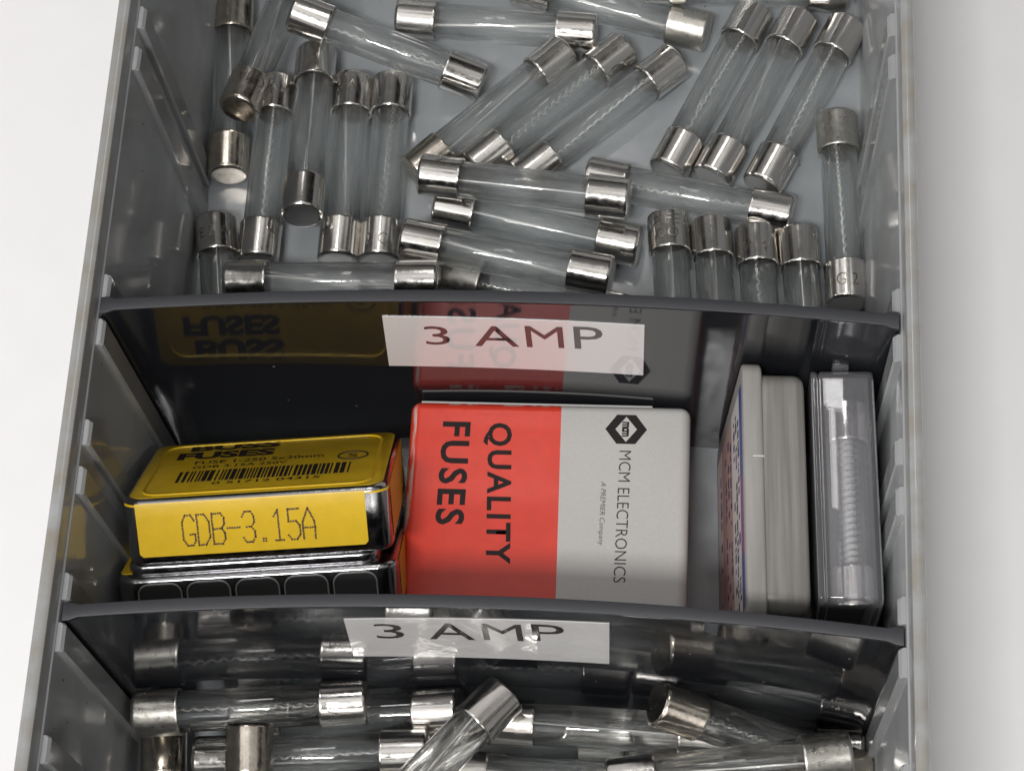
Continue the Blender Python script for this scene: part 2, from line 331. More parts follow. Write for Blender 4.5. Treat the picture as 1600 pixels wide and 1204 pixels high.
def text_on(bm, s, fn, **kw):
    """lettering whose unit square is carried onto a surface by fn(u, v)"""
    t = text_polys(s, **kw)
    for v in t.verts: v.co = Vector(fn(v.co.x, v.co.y))
    me = bpy.data.meshes.new('tmp'); t.to_mesh(me); t.free(); bm.from_mesh(me); bpy.data.meshes.remove(me)
def thicken(bm, vec):
    g = bmesh.ops.extrude_face_region(bm, geom=bm.faces[:])
    for e in g['geom']:
        if isinstance(e, bmesh.types.BMVert): e.co += Vector(vec)
    bmesh.ops.recalc_face_normals(bm, faces=bm.faces[:])

# ------------------------------------------------------------------ table and drawer
bm = bmesh.new(); box(bm, -900, 900, -900, 900, -40, -2.6)
tag(obj('table_surface', bm, m_table), 'plain white table surface under the grey drawer', 'table', kind='structure')

PITCH = 21.17
Y0, Y1 = -106, 136
drawer = empty('storage_drawer', (0, 12, -2), 'open grey plastic drawer with slotted side walls, lying on white table', 'drawer')
drawer.location = (0, 0, 0)
bm = bmesh.new(); box(bm, -52.6, 52.6, Y0, Y1, -2.0, 0); obj('base', bm, m_floor, drawer)
prof = [(53.0, -2.0), (54.3, -1.6), (54.75, 45.6), (55.2, 46.2), (55.45, 46.8), (55.5, 50.7), (55.35, 51.1), (55.0, 51.25), (54.1, 51.25), (53.75, 51.05), (53.62, 50.7), (53.56, 48.25), (53.48, 48.02), (53.28, 47.9), (53.2, 47.6), (52.6, 0.9), (52.42, 0.35), (52.0, 0.02), (52.0, -2.0)]
for sgn in (-1, 1):
    bm = bmesh.new(); extrude_poly(bm, [(x*sgn, z) for x, z in prof], 'y', Y0, Y1)
    obj('side_wall', bm, m_drawer, drawer, 35)
for y in (Y0, Y1):
    bm = bmesh.new(); box(bm, -55.5, 55.5, y-2.5 if y < 0 else y, y if y < 0 else y+2.5, -2, 51.2, 0.4); obj('end_wall', bm, m_drawer, drawer, 35)
def wall_x(z): return 52.55+(53.2-52.55)*z/47.6
for k in (4, 2, 0, -1, -2, -3):
    for sgn in (-1, 1):
        bm = bmesh.new()
        for a, b in ((1.5, 5.1), (-5.3, -1.5)):
            ya, yb = k*PITCH+a, k*PITCH+b
            b2 = bmesh.new()
            vs = []
            for z, ins in ((0.02, 0), (47.3, 0), (47.75, 0.35)):
                xo, xi = wall_x(z)+0.15, wall_x(z)-0.95+ins
                vs.append([b2.verts.new((sgn*x, y, z)) for x, y in ((xo, ya), (xi+0.25, ya), (xi, ya+0.3*(1 if yb > ya else -1)), (xi, yb-0.3*(1 if yb > ya else -1)), (xi+0.25, yb), (xo, yb))])
            for A, B in zip(vs, vs[1:]):
                for i in range(6): b2.faces.new((A[i], A[(i+1) % 6], B[(i+1) % 6], B[i]))
            b2.faces.new(vs[0]); b2.faces.new(vs[-1][::-1]); bmesh.ops.recalc_face_normals(b2, faces=b2.faces[:])
            me = bpy.data.meshes.new('tmp'); b2.to_mesh(me); b2.free(); bm.from_mesh(me); bpy.data.meshes.remove(me)
        obj('divider_slot', bm, m_drawer, drawer, 30)

# ------------------------------------------------------------------ dividers with their stickers
def make_divider(yc, bow, ztop, label, film):
    d = empty('drawer_divider', (0, yc, 0), label, 'divider', 'smoke grey dividers across the drawer')
    def face_y(x, z, off): return bow*(1-(x/53)**2)+off
    bm = bmesh.new(); NX, NZ = 56, 10; grid = {}
    for s_ in (-1, 1):
        for i in range(NX+1):
            for j in range(NZ+3):
                zz = ztop*j/NZ if j < NZ else (ztop-0.14, ztop-0.04, ztop)[j-NZ]
                zz = max(0.05, min(zz, ztop)) if j < NZ else zz
                if j < NZ: zz = 0.05+(ztop-0.7)*j/(NZ-1)
                hw = 52.15+(52.95-52.15)*zz/48
                u = -1+2*i/NX; u = math.copysign(1-(1-abs(u))**1.25, u); x = hw*u
                e = min(1, max(0, (abs(x)-(hw-1.6))/0.5)); t = 0.85+0.35*e
                if j >= NZ: t -= (0.0, 0.04, 0.14)[j-NZ]
                grid[s_, i, j] = bm.verts.new((x, face_y(x, zz, s_*t), zz))
    J = NZ+2
    for i in range(NX):
        for j in range(J):
            bm.faces.new((grid[-1, i, j], grid[-1, i+1, j], grid[-1, i+1, j+1], grid[-1, i, j+1]))
            bm.faces.new((grid[1, i, j+1], grid[1, i+1, j+1], grid[1, i+1, j], grid[1, i, j]))
        bm.faces.new((grid[-1, i, J], grid[-1, i+1, J], grid[1, i+1, J], grid[1, i, J]))
        bm.faces.new((grid[1, i, 0], grid[1, i+1, 0], grid[-1, i+1, 0], grid[-1, i, 0]))
    for i in (0, NX):
        for j in range(J): bm.faces.new((grid[-1, i, j], grid[-1, i, j+1], grid[1, i, j+1], grid[1, i, j]))
    bmesh.ops.recalc_face_normals(bm, faces=bm.faces[:])
    for f in bm.faces:
        if f.calc_center_median().z > ztop-0.2: f.material_index = 1
    obj('panel', bm, [m_div, m_div_edge], d, 40)
    def sticker(corners, words):
        """corners = (x, z) top left, top right, bottom right, bottom left on the front face; words = (text, x0, x1, z0, z1, slope)"""
        tl, tr, br, bl = corners
        bm = bmesh.new(); N = 24; g = []
        for i in range(N+1):
            u = i/N; row = []
            for v in (0, 0.5, 1):
                x = (bl[0]*(1-u)+br[0]*u)*(1-v)+(tl[0]*(1-u)+tr[0]*u)*v; z = (bl[1]*(1-u)+br[1]*u)*(1-v)+(tl[1]*(1-u)+tr[1]*u)*v
                row.append(bm.verts.new((x, face_y(x, z, -0.85-0.10), z)))
            g.append(row)
        for A, B in zip(g, g[1:]):
            for v in range(2): bm.faces.new((A[v], B[v], B[v+1], A[v+1]))
        thicken(bm, (0, 0.08, 0))
        lab = obj('sticker', bm, film, d, 30)
        for s, x0, x1, z0, z1, sl in words:
            bm = bmesh.new()
            def fn(u, v):
                x = x0+(x1-x0)*u; z = z0+(z1-z0)*v+sl*(x-x0)
                return (x, face_y(x, z, -0.85-0.10-0.02), z)
            text_on(bm, s, fn, bold=0.0)
            obj('lettering', bm, m_ink, lab)
    return sticker
st = make_divider(0, 2.4, 48.9, 'smoke grey divider with flat white label, between loose fuses and boxes', m_label)
st([(-15.55, 44.26), (19.74, 43.31), (19.44, 26.42), (-16.44, 27.7)],
   [('3', -10.4, -7.0, 35.0, 41.1, 0), ('A', -3.7, 2.45, 34.7, 41.4, 0), ('M', 3.5, 8.65, 34.7, 41.7, 0), ('P', 10.1, 14.05, 34.7, 42.0, 0)])
st = make_divider(-2*PITCH, 2.9, 47.5, 'smoke grey divider with tape-covered white label, in front of the boxes', m_tape)
st([(-17.7, 42.46), (16.4, 43.77), (16.01, 25.46), (-18.48, 25.67)],
   [('3', -14.3, -10.55, 34.0, 40.5, 0), ('A', -7.4, -1.35, 33.9, 41.1, 0), ('M', -0.2, 5.0, 34.1, 41.4, 0), ('P', 6.3, 10.5, 34.6, 41.9, 0)])

# ------------------------------------------------------------------ fuses
FL, CR, CAPL = 33.0, 3.3, 6.6
def cap_mesh():
    bm = bmesh.new(); p = [(0, 0)]
    p += [(0.02, CR-0.75)]
    for k in range(1, 7):
        a = R(90*k/6); p.append((0.62*(1-math.cos(a)), CR-0.62+0.62*math.sin(a)))
    p += [(CAPL-0.55, CR), (CAPL-0.35, CR+0.05), (CAPL-0.08, CR+0.05), (CAPL, CR), (CAPL, CR-0.26), (CAPL-0.5, CR-0.30), (0.9, CR-0.32), (0.7, 0)]
    lathe(bm, p, 48)
    for f in bm.faces:
        c = f.calc_center_median(); rad = math.hypot(c.x, c.y)
        if 0.6 < c.z < CAPL-0.2 and rad < CR-0.2: f.material_index = 1
    return bm
def make_mesh(bm, name, m, smooth=40):
    o = obj(name, bm, m, None, smooth); me = o.data; bpy.data.objects.remove(o); return me
cap_me = {k: make_mesh(cap_mesh(), 'end_cap', [m, m_bore]) for k, m in (('n', m_nickel), ('s', m_satin), ('w', m_warm))}
bm = bmesh.new(); TR, TI = 2.92, 2.45
z0, z1 = 1.2, FL-1.2
lathe(bm, [(z0, TI+0.1), (z0, TR-0.1), (z0+0.1, TR), (z1-0.1, TR), (z1, TR-0.1), (z1, TI+0.1), (z1-0.1, TI), (z0+0.1, TI)], 48, closed=True)
tube_me = make_mesh(bm, 'glass_tube', m_glass, 50)
heap_tube_me = tube_me.copy(); heap_tube_me.materials[0] = m_glass_heap
def wire_mesh(kind, rnd):
    bm = bmesh.new(); a, b = 1.0, FL-1.0
    if kind == 'straight':
        t = rnd.uniform(0, 6.28); r = rnd.uniform(1.0, 1.7); x, y = r*math.cos(t), r*math.sin(t)
        tube(bm, [(x, y, a), (-x, -y, b)], 0.14, 8)
    elif kind == 'ribbon':
        t = rnd.uniform(-0.4, 0.4)
        b2 = bmesh.new(); box(b2, -0.75, 0.75, -0.06, 0.06, a, b)
        bmesh.ops.rotate(b2, verts=b2.verts[:], matrix=Matrix.Rotation(t+math.pi/2*0, 3, 'Z'))
        for v in b2.verts: v.co.x += (v.co.z-FL/2)*0.03
        me = bpy.data.meshes.new('tmp'); b2.to_mesh(me); b2.free(); bm.from_mesh(me); bpy.data.meshes.remove(me)
    elif kind == 'wavy':
        t = rnd.uniform(0, 3.14); c, s_ = math.cos(t), math.sin(t); ox, oy = rnd.uniform(-.6, .6), rnd.uniform(-.6, .6); pts = []
        n = 200
        for i in range(n+1):
            z = a+(b-a)*i/n; q = 0.33*math.sin(2*math.pi*z/1.45); k = 1-2*i/n
            pts.append((q*c+ox*k, q*s_+oy*k, z))
        tube(bm, pts, 0.12, 6)
    elif kind == 'coil':
        ox, oy = rnd.uniform(-.5, .5), rnd.uniform(-.5, .5); n = 420; pts = []
        for i in range(n+1):
            z = a+(b-a)*i/n; th = 2*math.pi*z/1.6; k = 1-2*i/n
            pts.append((0.17*math.cos(th)+ox*k, 0.17*math.sin(th)+oy*k, z))
        tube(bm, pts, 0.13, 6)
    elif kind == 'thick':
        n = 520; pts = []
        for i in range(n+1):
            z = a+(b-a)*i/n; th = 2*math.pi*z/1.05
            pts.append((0.72*math.cos(th), 0.72*math.sin(th), z))
        tube(bm, pts, 0.36, 8)
    return make_mesh(bm, 'fuse_wire', m_coil if kind == 'thick' else m_wire, 60)
GROUPS = {'b': 'glass fuses lying loose in the back compartment', 'f': 'glass fuses heaped in the front compartment', 'c': 'glass fuses packed in the clear box'}
def make_fuse(name, A, B, kind, caps, label, group, spin=None, stamp=()):
    A, B = Vector(A), Vector(B); d = (B-A).normalized(); mid = (A+B)/2; A = mid-d*FL/2
    rnd = random.Random(name)
    t = empty('glass_fuse', (0, 0, 0), label, 'fuse', GROUPS[group])
    q = d.to_track_quat('Z', 'Y')
    # local X of the fuse is turned to face straight up, so stamps can be placed by angle from the top
    Mq = q.to_matrix(); zl = Mq.inverted()@Vector((0, 0, 1)); up = math.atan2(zl.y, zl.x)
    Mf = Mq@Matrix.Rotation(up, 3, 'Z')
    t.matrix_world = Matrix.Translation(A*S)@Mf.to_4x4()
    def add(name, me, M=Matrix.Identity(4), parent=None):
        o = bpy.data.objects.new(name, me); COL.objects.link(o); o.parent = parent or t; o.matrix_local = M; return o
    add('glass_tube', heap_tube_me if group == 'f' or name in ('F8', 'F25', 'F26', 'F27', 'F28') else tube_me)
    c1 = add('end_cap', cap_me[caps[0]], Matrix.Rotation(rnd.uniform(0, 6.28), 4, 'Z'))
    c2 = add('end_cap', cap_me[caps[1]], Matrix.Translation((0, 0, FL*S))@Matrix.Rotation(math.pi, 4, 'X')@Matrix.Rotation(rnd.uniform(0, 6.28), 4, 'Z'))
    add('fuse_wire', wire_mesh(kind, rnd), Matrix.Rotation(spin if spin is not None else rnd.uniform(0, 6.28), 4, 'Z') if kind != 'ribbon' else Matrix.Identity(4))
    for end, s, ang, zc, h, wd, flip in stamp:
        # characters pressed into the barrel of a cap: ang = degrees round the barrel from the top, zc = mm along the fuse
        bm = bmesh.new()
        def fn(u, v):
            al = R(ang)+(u-0.5)*wd/CR*(1 if flip else -1); z = zc+(v-0.5)*h*(1 if flip else -1)
            return ((CR+0.055)*math.cos(al), (CR+0.055)*math.sin(al), z)
        text_on(bm, s, fn, bold=-0.008)
        o = obj('lettering', bm, m_engrave, None)
        o.parent = c1 if end == 0 else c2
        o.matrix_parent_inverse = (c1 if end == 0 else c2).matrix_local.inverted()
    if name == 'G4':
        # four round dimples pressed into the flat end of the near cap
        for k, (px_, py_) in enumerate(((1.5, 0.2), (0.1, 1.5), (-1.5, -0.1), (0.0, -1.5))):
            bm = bmesh.new(); tube(bm, [(px_+0.48*math.cos(a_*math.pi/8), py_+0.48*math.sin(a_*math.pi/8), -0.02) for a_ in range(17)], 0.14, 8, caps=False)
            o = obj('dimple', bm, m_warm, None, 60); o.parent = c1; o.matrix_parent_inverse = c1.matrix_local.inverted()
    return t
FUSES = [
 ('F1', (-50.4,77.1,3.4), (-48.1,44.1,3.4), 'straight', 'ww', 'fuse lying straight along the left wall, partly under a tilted fuse', 'b'),
 ('F2', (-46.2,52.6,9.7), (-39.5,84.3,3.8), 'straight', 'wn', 'tilted fuse propped on the one by the left wall, stamped dark cap', 'b'),
 ('F3', (-39.1,70.2,11.0), (-8.1,61.5,3.6), 'coil', 'nn', 'fuse with dotted coil wire slanting above the four upright fuses', 'b'),
 ('F4', (-35.6,67.0,3.9), (-34.6,34.4,8.7), 'straight', 'nn', 'raised upright fuse resting on its neighbours, flat cap end showing', 'b'),
 ('F5', (-41.7,61.9,3.4), (-41.9,28.9,3.4), 'coil', 'nn', 'leftmost of the four upright fuses in a row, coil wire inside', 'b'),
 ('F6', (-29.2,62.4,3.4), (-29.3,29.4,3.4), 'straight', 'nn', 'upright fuse with one bright slanting wire, third in its row', 'b'),
 ('F7', (-22.8,62.4,3.4), (-22.7,29.4,3.4), 'wavy', 'nn', 'rightmost of the four upright fuses in a row, zigzag wire inside', 'b'),
 ('F8', (-49.3,36.5,3.4), (-44.5,3.8,3.4), 'ribbon', 'nn', 'fuse in the near left corner of the back compartment, lower half behind the divider', 'b'),
 ('F9', (-45.3,22.6,9.5), (-12.3,23.4,9.5), 'straight', 'nn', 'level fuse lying alongside the top edge of the divider', 'b'),
 ('F10', (-12.4,27.3,3.4), (19.2,18.6,7.0), 'wavy', 'sn', 'fuse half hidden by the divider edge, zigzag wire, right of the level one', 'b'),
 ('F11', (-18.5,30.5,9.5), (14.0,24.4,9.5), 'straight', 'nn', 'lowest whole fuse of the stacked bundle, scuffed left cap', 'b'),
 ('F12', (-14.5,39.4,3.4), (17.9,32.7,3.4), 'straight', 'nn', 'middle fuse of the stacked bundle with a long slanting wire', 'b'),
 ('F13', (-16.5,41.6,9.7), (16.3,37.7,9.7), 'straight', 'nn', 'topmost fuse of the stacked bundle, lying over three slanting ends', 'b'),
 ('F15', (5.1,68.0,3.3), (-18.5,44.9,3.4), 'straight', 'nw', 'left one of three slanting fuses side by side, wire not visible', 'b'),
 ('F16', (14.6,68.8,3.4), (-9.2,46.0,3.4), 'wavy', 'nn', 'middle one of three slanting fuses, zigzag wire inside', 'b'),
 ('F17', (22.9,66.5,3.4), (-1.3,44.1,3.4), 'coil', 'nn', 'right one of three slanting fuses, dashed coil wire inside', 'b'),
 ('F18', (-23.0,74.0,3.4), (9.9,71.2,3.4), 'straight', 'nn', 'level fuse with a bright white glint at the top of the drawer', 'b'),
 ('F19', (27.9,71.6,3.4), (-4.0,80.2,3.4), 'straight', 'sn', 'slanting fuse with a dull satin cap above the three tilted ones', 'b'),
 ('F20', (50.0,79.5,3.4), (17.5,77.4,9.2), 'straight', 'nn', 'fuse cut off by the top edge, lying above the right trio', 'b'),
 ('F31', (-37.0,81.5,5.0), (-4.5,83.5,10.0), 'straight', 'nn', 'fuse barely showing at the top edge above the bright level one', 'b'),
 ('F21', (35.5,76.1,3.4), (21.8,46.0,3.4), 'coil', 'nn', 'left one of the trio leaning together near the right wall', 'b'),
 ('F22', (42.8,74.8,3.4), (28.7,44.9,3.4), 'straight', 'nn', 'middle one of the trio near the right wall, plain straight wire', 'b'),
 ('F23', (50.4,73.6,3.4), (36.6,43.6,3.4), 'coil', 'nn', 'right one of the trio near the right wall, bright coiled wire', 'b'),
 ('F24', (9.1,44.8,3.8), (41.4,38.1,4.2), 'coil', 'nn', 'fuse lying across below the trio, bright coil wire and glint', 'b'),
 ('F25', (22.1,38.2,3.4), (24.7,5.3,3.4), 'ribbon', 'nn', 'first of four caps in a row by the divider, stamped lettering', 'b'),
 ('F26', (28.8,37.4,3.4), (31.2,4.5,3.4), 'ribbon', 'nn', 'second of four caps in a row by the divider, plain barrel', 'b'),
 ('F27', (35.7,36.2,3.4), (37.9,3.3,3.4), 'coil', 'nn', 'third of four caps in a row by the divider, thinly stamped', 'b'),
 ('F28', (42.3,36.1,3.4), (44.6,3.1,3.3), 'ribbon', 'nn', 'last of four caps in a row by the divider, nearest the right wall', 'b'),
 ('F29', (48.4,56.5,3.4), (49.8,23.5,3.4), 'coil', 'sn', 'fuse standing upright against the right wall, bright coil inside', 'b'),
 ('G1', (-50.6,-46.5,13.3), (-17.7,-43.7,13.5), 'coil', 'sn', 'long level fuse at the left of the front heap, satin left cap', 'f'),
 ('G2', (-37.1,-44.4,3.7), (-4.9,-43.7,10.7), 'coil', 'nn', 'fuse tucked under the long level one, bright cap beside the leaning fuse', 'f'),
 ('G3', (-1.1,-45.9,13.5), (31.9,-46.6,12.0), 'straight', 'nn', 'level fuse with one long slanting wire, right of the leaning fuse', 'f'),
 ('G4', (22.4,-44.4,20.5), (51.2,-49.7,5.3), 'wavy', 'ww', 'dark fuse with studded cap end and zigzag wire in the front heap', 'f'),
 ('G5', (48.6,-50.1,18.5), (16.0,-55.3,19.0), 'straight', 'sn', 'fuse rising to the right at the bottom edge, satin right cap', 'f'),
 ('G6', (1.9,-43.1,18.7), (-19.3,-68.2,22.1), 'straight', 'nn', 'leaning fuse on top of the front heap, below the taped label', 'f'),
 ('G7', (-47.9,-46.9,5.5), (-44.8,-79.8,6.0), 'straight', 'ww', 'fuse pointing at the viewer in the left bottom corner, under a satin cap', 'f'),
 ('G8', (-33.1,-48.6,18.9), (-31.9,-80.6,10.7), 'straight', 'ww', 'brownish cap pointing up over the long level fuse at the bottom edge', 'f'),
 ('G9', (-42.0,-51.9,10.0), (-9.1,-50.0,11.0), 'coil', 'nn', 'level fuse passing under the brownish cap at the bottom edge', 'f'),
 ('G10', (-7.3,-52.5,10.5), (25.7,-54.1,10.5), 'straight', 'nn', 'level fuse behind the leaning one at the bottom edge, slanting wire', 'f'),
]
STAMPS = {
 'F25': [(0, 'AFE', 8, 2.0, 1.7, 4.6, 0), (0, 'OO', 6, 4.3, 1.7, 3.6, 0)],
 'F27': [(0, '7 4', 5, 4.4, 1.7, 4.0, 0)],
 'F29': [(1, 'G 2', 0, FL-3.0, 2.0, 3.4, 0)],
 'F7': [(1, '2 C', 5, FL-2.6, 1.9, 3.4, 0)],
 'F6': [(0, '2 A', 10, 3.0, 1.9, 3.6, 0)],
 'F8': [(0, 'E 2 A', 0, 3.6, 1.8, 5.0, 0)],
 'F5': [(0, 'A', 0, 3.0, 1.6, 1.4, 0)],
 'G1': [(1, 'BA', 35, FL-4.6, 1.6, 2.6, 1)],
 'F13': [(0, 'V', -20, 3.4, 1.6, 1.8, 1)],
 'F2': [(0, 'GMA', 20, 4.6, 1.9, 4.8, 0)],
}
SPIN = {'F12': 1.2}
for nm, A, B, k, c, lab, g in FUSES:
    make_fuse(nm, A, B, k, c, lab, g, SPIN.get(nm), STAMPS.get(nm, ()))
low = [(1.5, -45.4, 0.0), (35, -45.7, 0.0), (-23, -52.3, 0.02), (11, -51.6, -0.03), (-24, -59.2, -0.04), (10, -58.6, 0.03), (-23, -66.1, 0.03), (11, -65.6, -0.05), (-22, -73.2, 0.0), (12, -72.6, 0.04)]
for i, (x, y, a) in enumerate(low):
    make_fuse('H%d' % i, (x-16.5*math.cos(a), y-16.5*math.sin(a), 3.35), (x+16.5*math.cos(a), y+16.5*math.sin(a), 3.35), ('coil', 'straight')[i % 2], 'nn', 'glass fuse buried deep under the front heap', 'f')
for i, x in enumerate((32.5, 39.4, 46.3)):
    make_fuse('V%d' % i, (x, -50.5-i*0.8, 3.35), (x+0.6, -83.5-i*0.8, 3.35), 'coil', 'wn', 'glass fuse buried deep under the front heap', 'f')
for i, x in enumerate((33.5, 40.3, 47.2)):
    make_fuse('U%d' % i, (x, -53.5-i*0.6, 10.0), (x-0.8, -86.5-i*0.6, 10.0), ('straight', 'coil')[i % 2], 'nn', 'glass fuse buried deep under the front heap', 'f')
for i, (x, y, z, a) in enumerate(((-27, -58.5, 10.1, -0.06), (-20, -66.0, 10.1, 0.05), (8, -60.5, 10.1, 0.0))):
    make_fuse('M%d' % i, (x-16.5*math.cos(a), y-16.5*math.sin(a), z), (x+16.5*math.cos(a), y+16.5*math.sin(a), z), ('coil', 'straight')[i % 2], 'nn', 'glass fuse buried deep under the front heap', 'f')

# ------------------------------------------------------------------ red and white carton
carton = empty('fuse_carton', (6, -20, 0), 'red and white cardboard carton of fuses between yellow tins and frosted case', 'carton')
carton.location = (0, 0, 0)
X0, X1, YB, YF, ZT = -14.3, 26.25, 0.55, -38.2, 17.2
bm = bmesh.new(); box(bm, X0, X1, YF, YB, 0.05, ZT, 1.5, 5)
bmesh.ops.bisect_plane(bm, geom=bm.verts[:]+bm.edges[:]+bm.faces[:], plane_co=(7.6, 0, 0), plane_no=(1, 0.013, 0))
bmesh.ops.bisect_plane(bm, geom=bm.verts[:]+bm.edges[:]+bm.faces[:], plane_co=(0, 0, 13.6), plane_no=(0, 0, 1))
for f in bm.faces:
    c = f.calc_center_median()
    side = c.x > 25.4 and abs(f.normal.x) > 0.8
    edge = (c.x < X0+0.9 or c.y > YB-0.5) and c.z > ZT-1.2 and max(abs(q_) for q_ in f.normal) < 0.97
    f.material_index = 2 if edge and c.x < 7 else 0 if c.x < 7.6-0.013*c.y or (side and c.z < 13.6) else 1
obj('body', bm, [m_red, m_white, m_wear], carton, 40)
bm = bmesh.new()   # tuck flap showing as a thin double edge at the back
box(bm, X0+1.4, X1-5.5, YB-0.2, YB+0.2, 4, ZT-0.9, 0.1, 1); obj('tuck_flap', bm, m_white, carton, 40)
def on_top(x0, y0, L, H, sl=0.0, z=ZT+0.02):
    """lettering reading from back to front, its tops towards +X; sl leans the line in x"""
    return lambda u, v: (x0+v*H+sl*u*L, y0-u*L, z)
bm = bmesh.new(); text_on(bm, 'QUALITY', on_top(-3.55, -2.85, 21.4, 4.15, 0.037), bold=0.026, space=1.17); obj('lettering', bm, m_print, carton)
bm = bmesh.new(); text_on(bm, 'FUSES', on_top(-9.5, -2.8, 15.8, 4.15, -0.012), bold=0.026, space=1.17); obj('lettering', bm, m_print, carton)
bm = bmesh.new(); text_on(bm, 'MCM ELECTRONICS', on_top(16.2, -6.7, 19.8, 1.7, -0.015), bold=-0.006); obj('lettering', bm, m_grey_print, carton)
bm = bmesh.new(); text_on(bm, 'A PREMIER Company', on_top(13.5, -11.5, 9.6, 0.95, -0.005), bold=-0.004, shear=0.2); obj('lettering', bm, m_grey_print, carton)
hx, hy = 17.05, -3.4
bm = bmesh.new()
outer = [(-3.0, 0), (-1.35, 2.25), (1.35, 2.25), (3.0, 0), (1.35, -2.25), (-1.35, -2.25)]
bm.faces.new([bm.verts.new((hx+x, hy+y, ZT+0.02)) for x, y in outer][::-1]); bmesh.ops.recalc_face_normals(bm, faces=bm.faces[:])
emb = obj('emblem', bm, m_print, carton)
bm = bmesh.new()
bm.faces.new([bm.verts.new((hx+x, hy+y, ZT+0.035)) for x, y in ((-1.55, 0), (0, 1.95), (1.55, 0), (0, -1.95))][::-1]); obj('diamond', bm, m_white, emb)
bm = bmesh.new(); text_on(bm, 'mcm', on_top(hx-0.62, hy+1.15, 2.3, 1.05, 0, ZT+0.05), bold=0.045, space=0.85); obj('lettering', bm, m_print, emb)
# small print down the right-hand side panel
bm = bmesh.new()
text_on(bm, 'QUALITY FUSES', lambda u, v: (X1+0.02, -6-u*22, 14.4+v*1.6), bold=0.01); obj('lettering', bm, m_grey_print, carton)

# ------------------------------------------------------------------ yellow fuse tins, leaning with their narrow ends up
ang, yw = R(52), R(5.3)
xh = Vector((math.cos(yw), math.sin(yw), 0)); hb = Vector((-math.sin(yw), math.cos(yw), 0))
dh = hb*math.cos(ang)+Vector((0, 0, -math.sin(ang))); nh = hb*math.sin(ang)+Vector((0, 0, math.cos(ang)))
W_, D_, T_ = 36.2, 27.0, 9.4
def tin_root(origin, label):
    t = empty('fuse_tin', (0, 0, 0), label, 'tin', 'leaning fuse tins beside the carton')
    Mx = Matrix((xh, dh, nh)).transposed().to_4x4(); Mx.translation = Vector(origin)*S; t.matrix_world = Mx
    return t
# local frame of a tin: x across, y away from the end that faces up, z through its thickness (0 = large label face)
def tin_body(t, chrome=True):
    bm = bmesh.new(); rounded_slab(bm, 0, W_, 0, D_, -T_, 0, 2.4, 0.9, 4, 8)
    return obj('body', bm, m_tin, t, 35)
O1 = Vector((-50.3, -23.2, 36.0))
t1 = tin_root(O1, 'upper yellow-labelled fuse tin printed with a dotted amperage code')
tin_body(t1)
bm = bmesh.new()
rings = []
for ins, z in ((0.0, -0.95), (0.18, -0.5), (0.55, -0.14), (1.0, 0.06)):
    rings.append([bm.verts.new((x, y, z+0.0)) for x, y in rrect(ins-0.06, W_-ins+0.06, ins-0.06, D_-ins+0.06, 2.4-ins*0.6, 8)])
n = len(rings[0])
for A_, B_ in zip(rings, rings[1:]):
    for i in range(n): bm.faces.new((A_[i], A_[(i+1) % n], B_[(i+1) % n], B_[i]))
bm.faces.new(rings[-1])
# the band folded over the narrow end, and the one over the right-hand side
g = []
ZS = [(-0.02, 0.3), (-0.09, -0.9), (-0.10, -2.5), (-0.10, -5.5), (-0.10, -T_+1.75), (-0.10, -T_+1.3)]
NXB = 14
for j, (y, z) in enumerate(ZS):
    x0, x1 = 1.8, W_-3.2
    if j == len(ZS)-1: x0, x1 = x0+0.45, x1-0.45
    row = []
    for i in range(NXB+1):
        x = x0+(x1-x0)*i/NXB
        row.append((x, y-0.02*math.sin(x*1.1+j), z if j else -0.5))
    g.append([bm.verts.new(p) for p in row])
for A_, B_ in zip(g, g[1:]):
    for i in range(NXB): bm.faces.new((A_[i], A_[i+1], B_[i+1], B_[i]))
vs = [bm.verts.new(p) for p in ((W_+0.08, 2.5, -0.6), (W_+0.08, D_-2.5, -0.6), (W_+0.08, D_-2.5, -T_+1.2), (W_+0.08, 2.5, -T_+1.2))]
bm.faces.new(vs)
# pressed ridge round the large face
ring = rrect(2.4, W_-2.4, 1.7, D_-2.2, 2.4, 8); ring.append(ring[0])
tube(bm, [(x, y, 0.0) for x, y in ring], 0.26, 8, caps=False)
bmesh.ops.recalc_face_normals(bm, faces=bm.faces[:])
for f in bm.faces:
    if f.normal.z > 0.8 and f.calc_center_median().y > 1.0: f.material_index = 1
lab = obj('paper_wrap', bm, [m_yellow, m_yellow_shade], t1, 40)
# dotted code on the narrow end: strokes of round dots
DOT = {'G': [[(1,.82),(.75,1),(.3,1),(0,.8),(0,.2),(.3,0),(.8,0),(1,.15),(1,.36),(.6,.36)]], 'D': [[(0,0),(0,1),(.6,1),(1,.75),(1,.25),(.6,0),(0,0)]],
 'B': [[(0,0),(0,1),(.75,1),(1,.85),(1,.66),(.75,.5),(0,.5)], [(.75,.5),(1,.34),(1,.15),(.75,0),(0,0)]], '-': [[(.0,.5),(1,.5)]],
 '3': [[(0,.85),(.25,1),(.75,1),(1,.85),(1,.65),(.75,.5),(.35,.5)], [(.75,.5),(1,.35),(1,.15),(.75,0),(.25,0),(0,.15)]], '.': [[(.4,0),(.6,0)], [(.4,.08),(.6,.08)]],
 '1': [[(.15,.8),(.5,1),(.5,0)], [(.15,0),(.85,0)]], '5': [[(1,1),(.1,1),(.1,.6),(.7,.6),(1,.45),(1,.15),(.7,0),(.25,0),(0,.15)]], 'A': [[(0,0),(0,.55),(.5,1),(1,.55),(1,0)], [(0,.36),(1,.36)]]}
bm = bmesh.new()
cw, ch, xx = 1.62, 4.3, 8.0
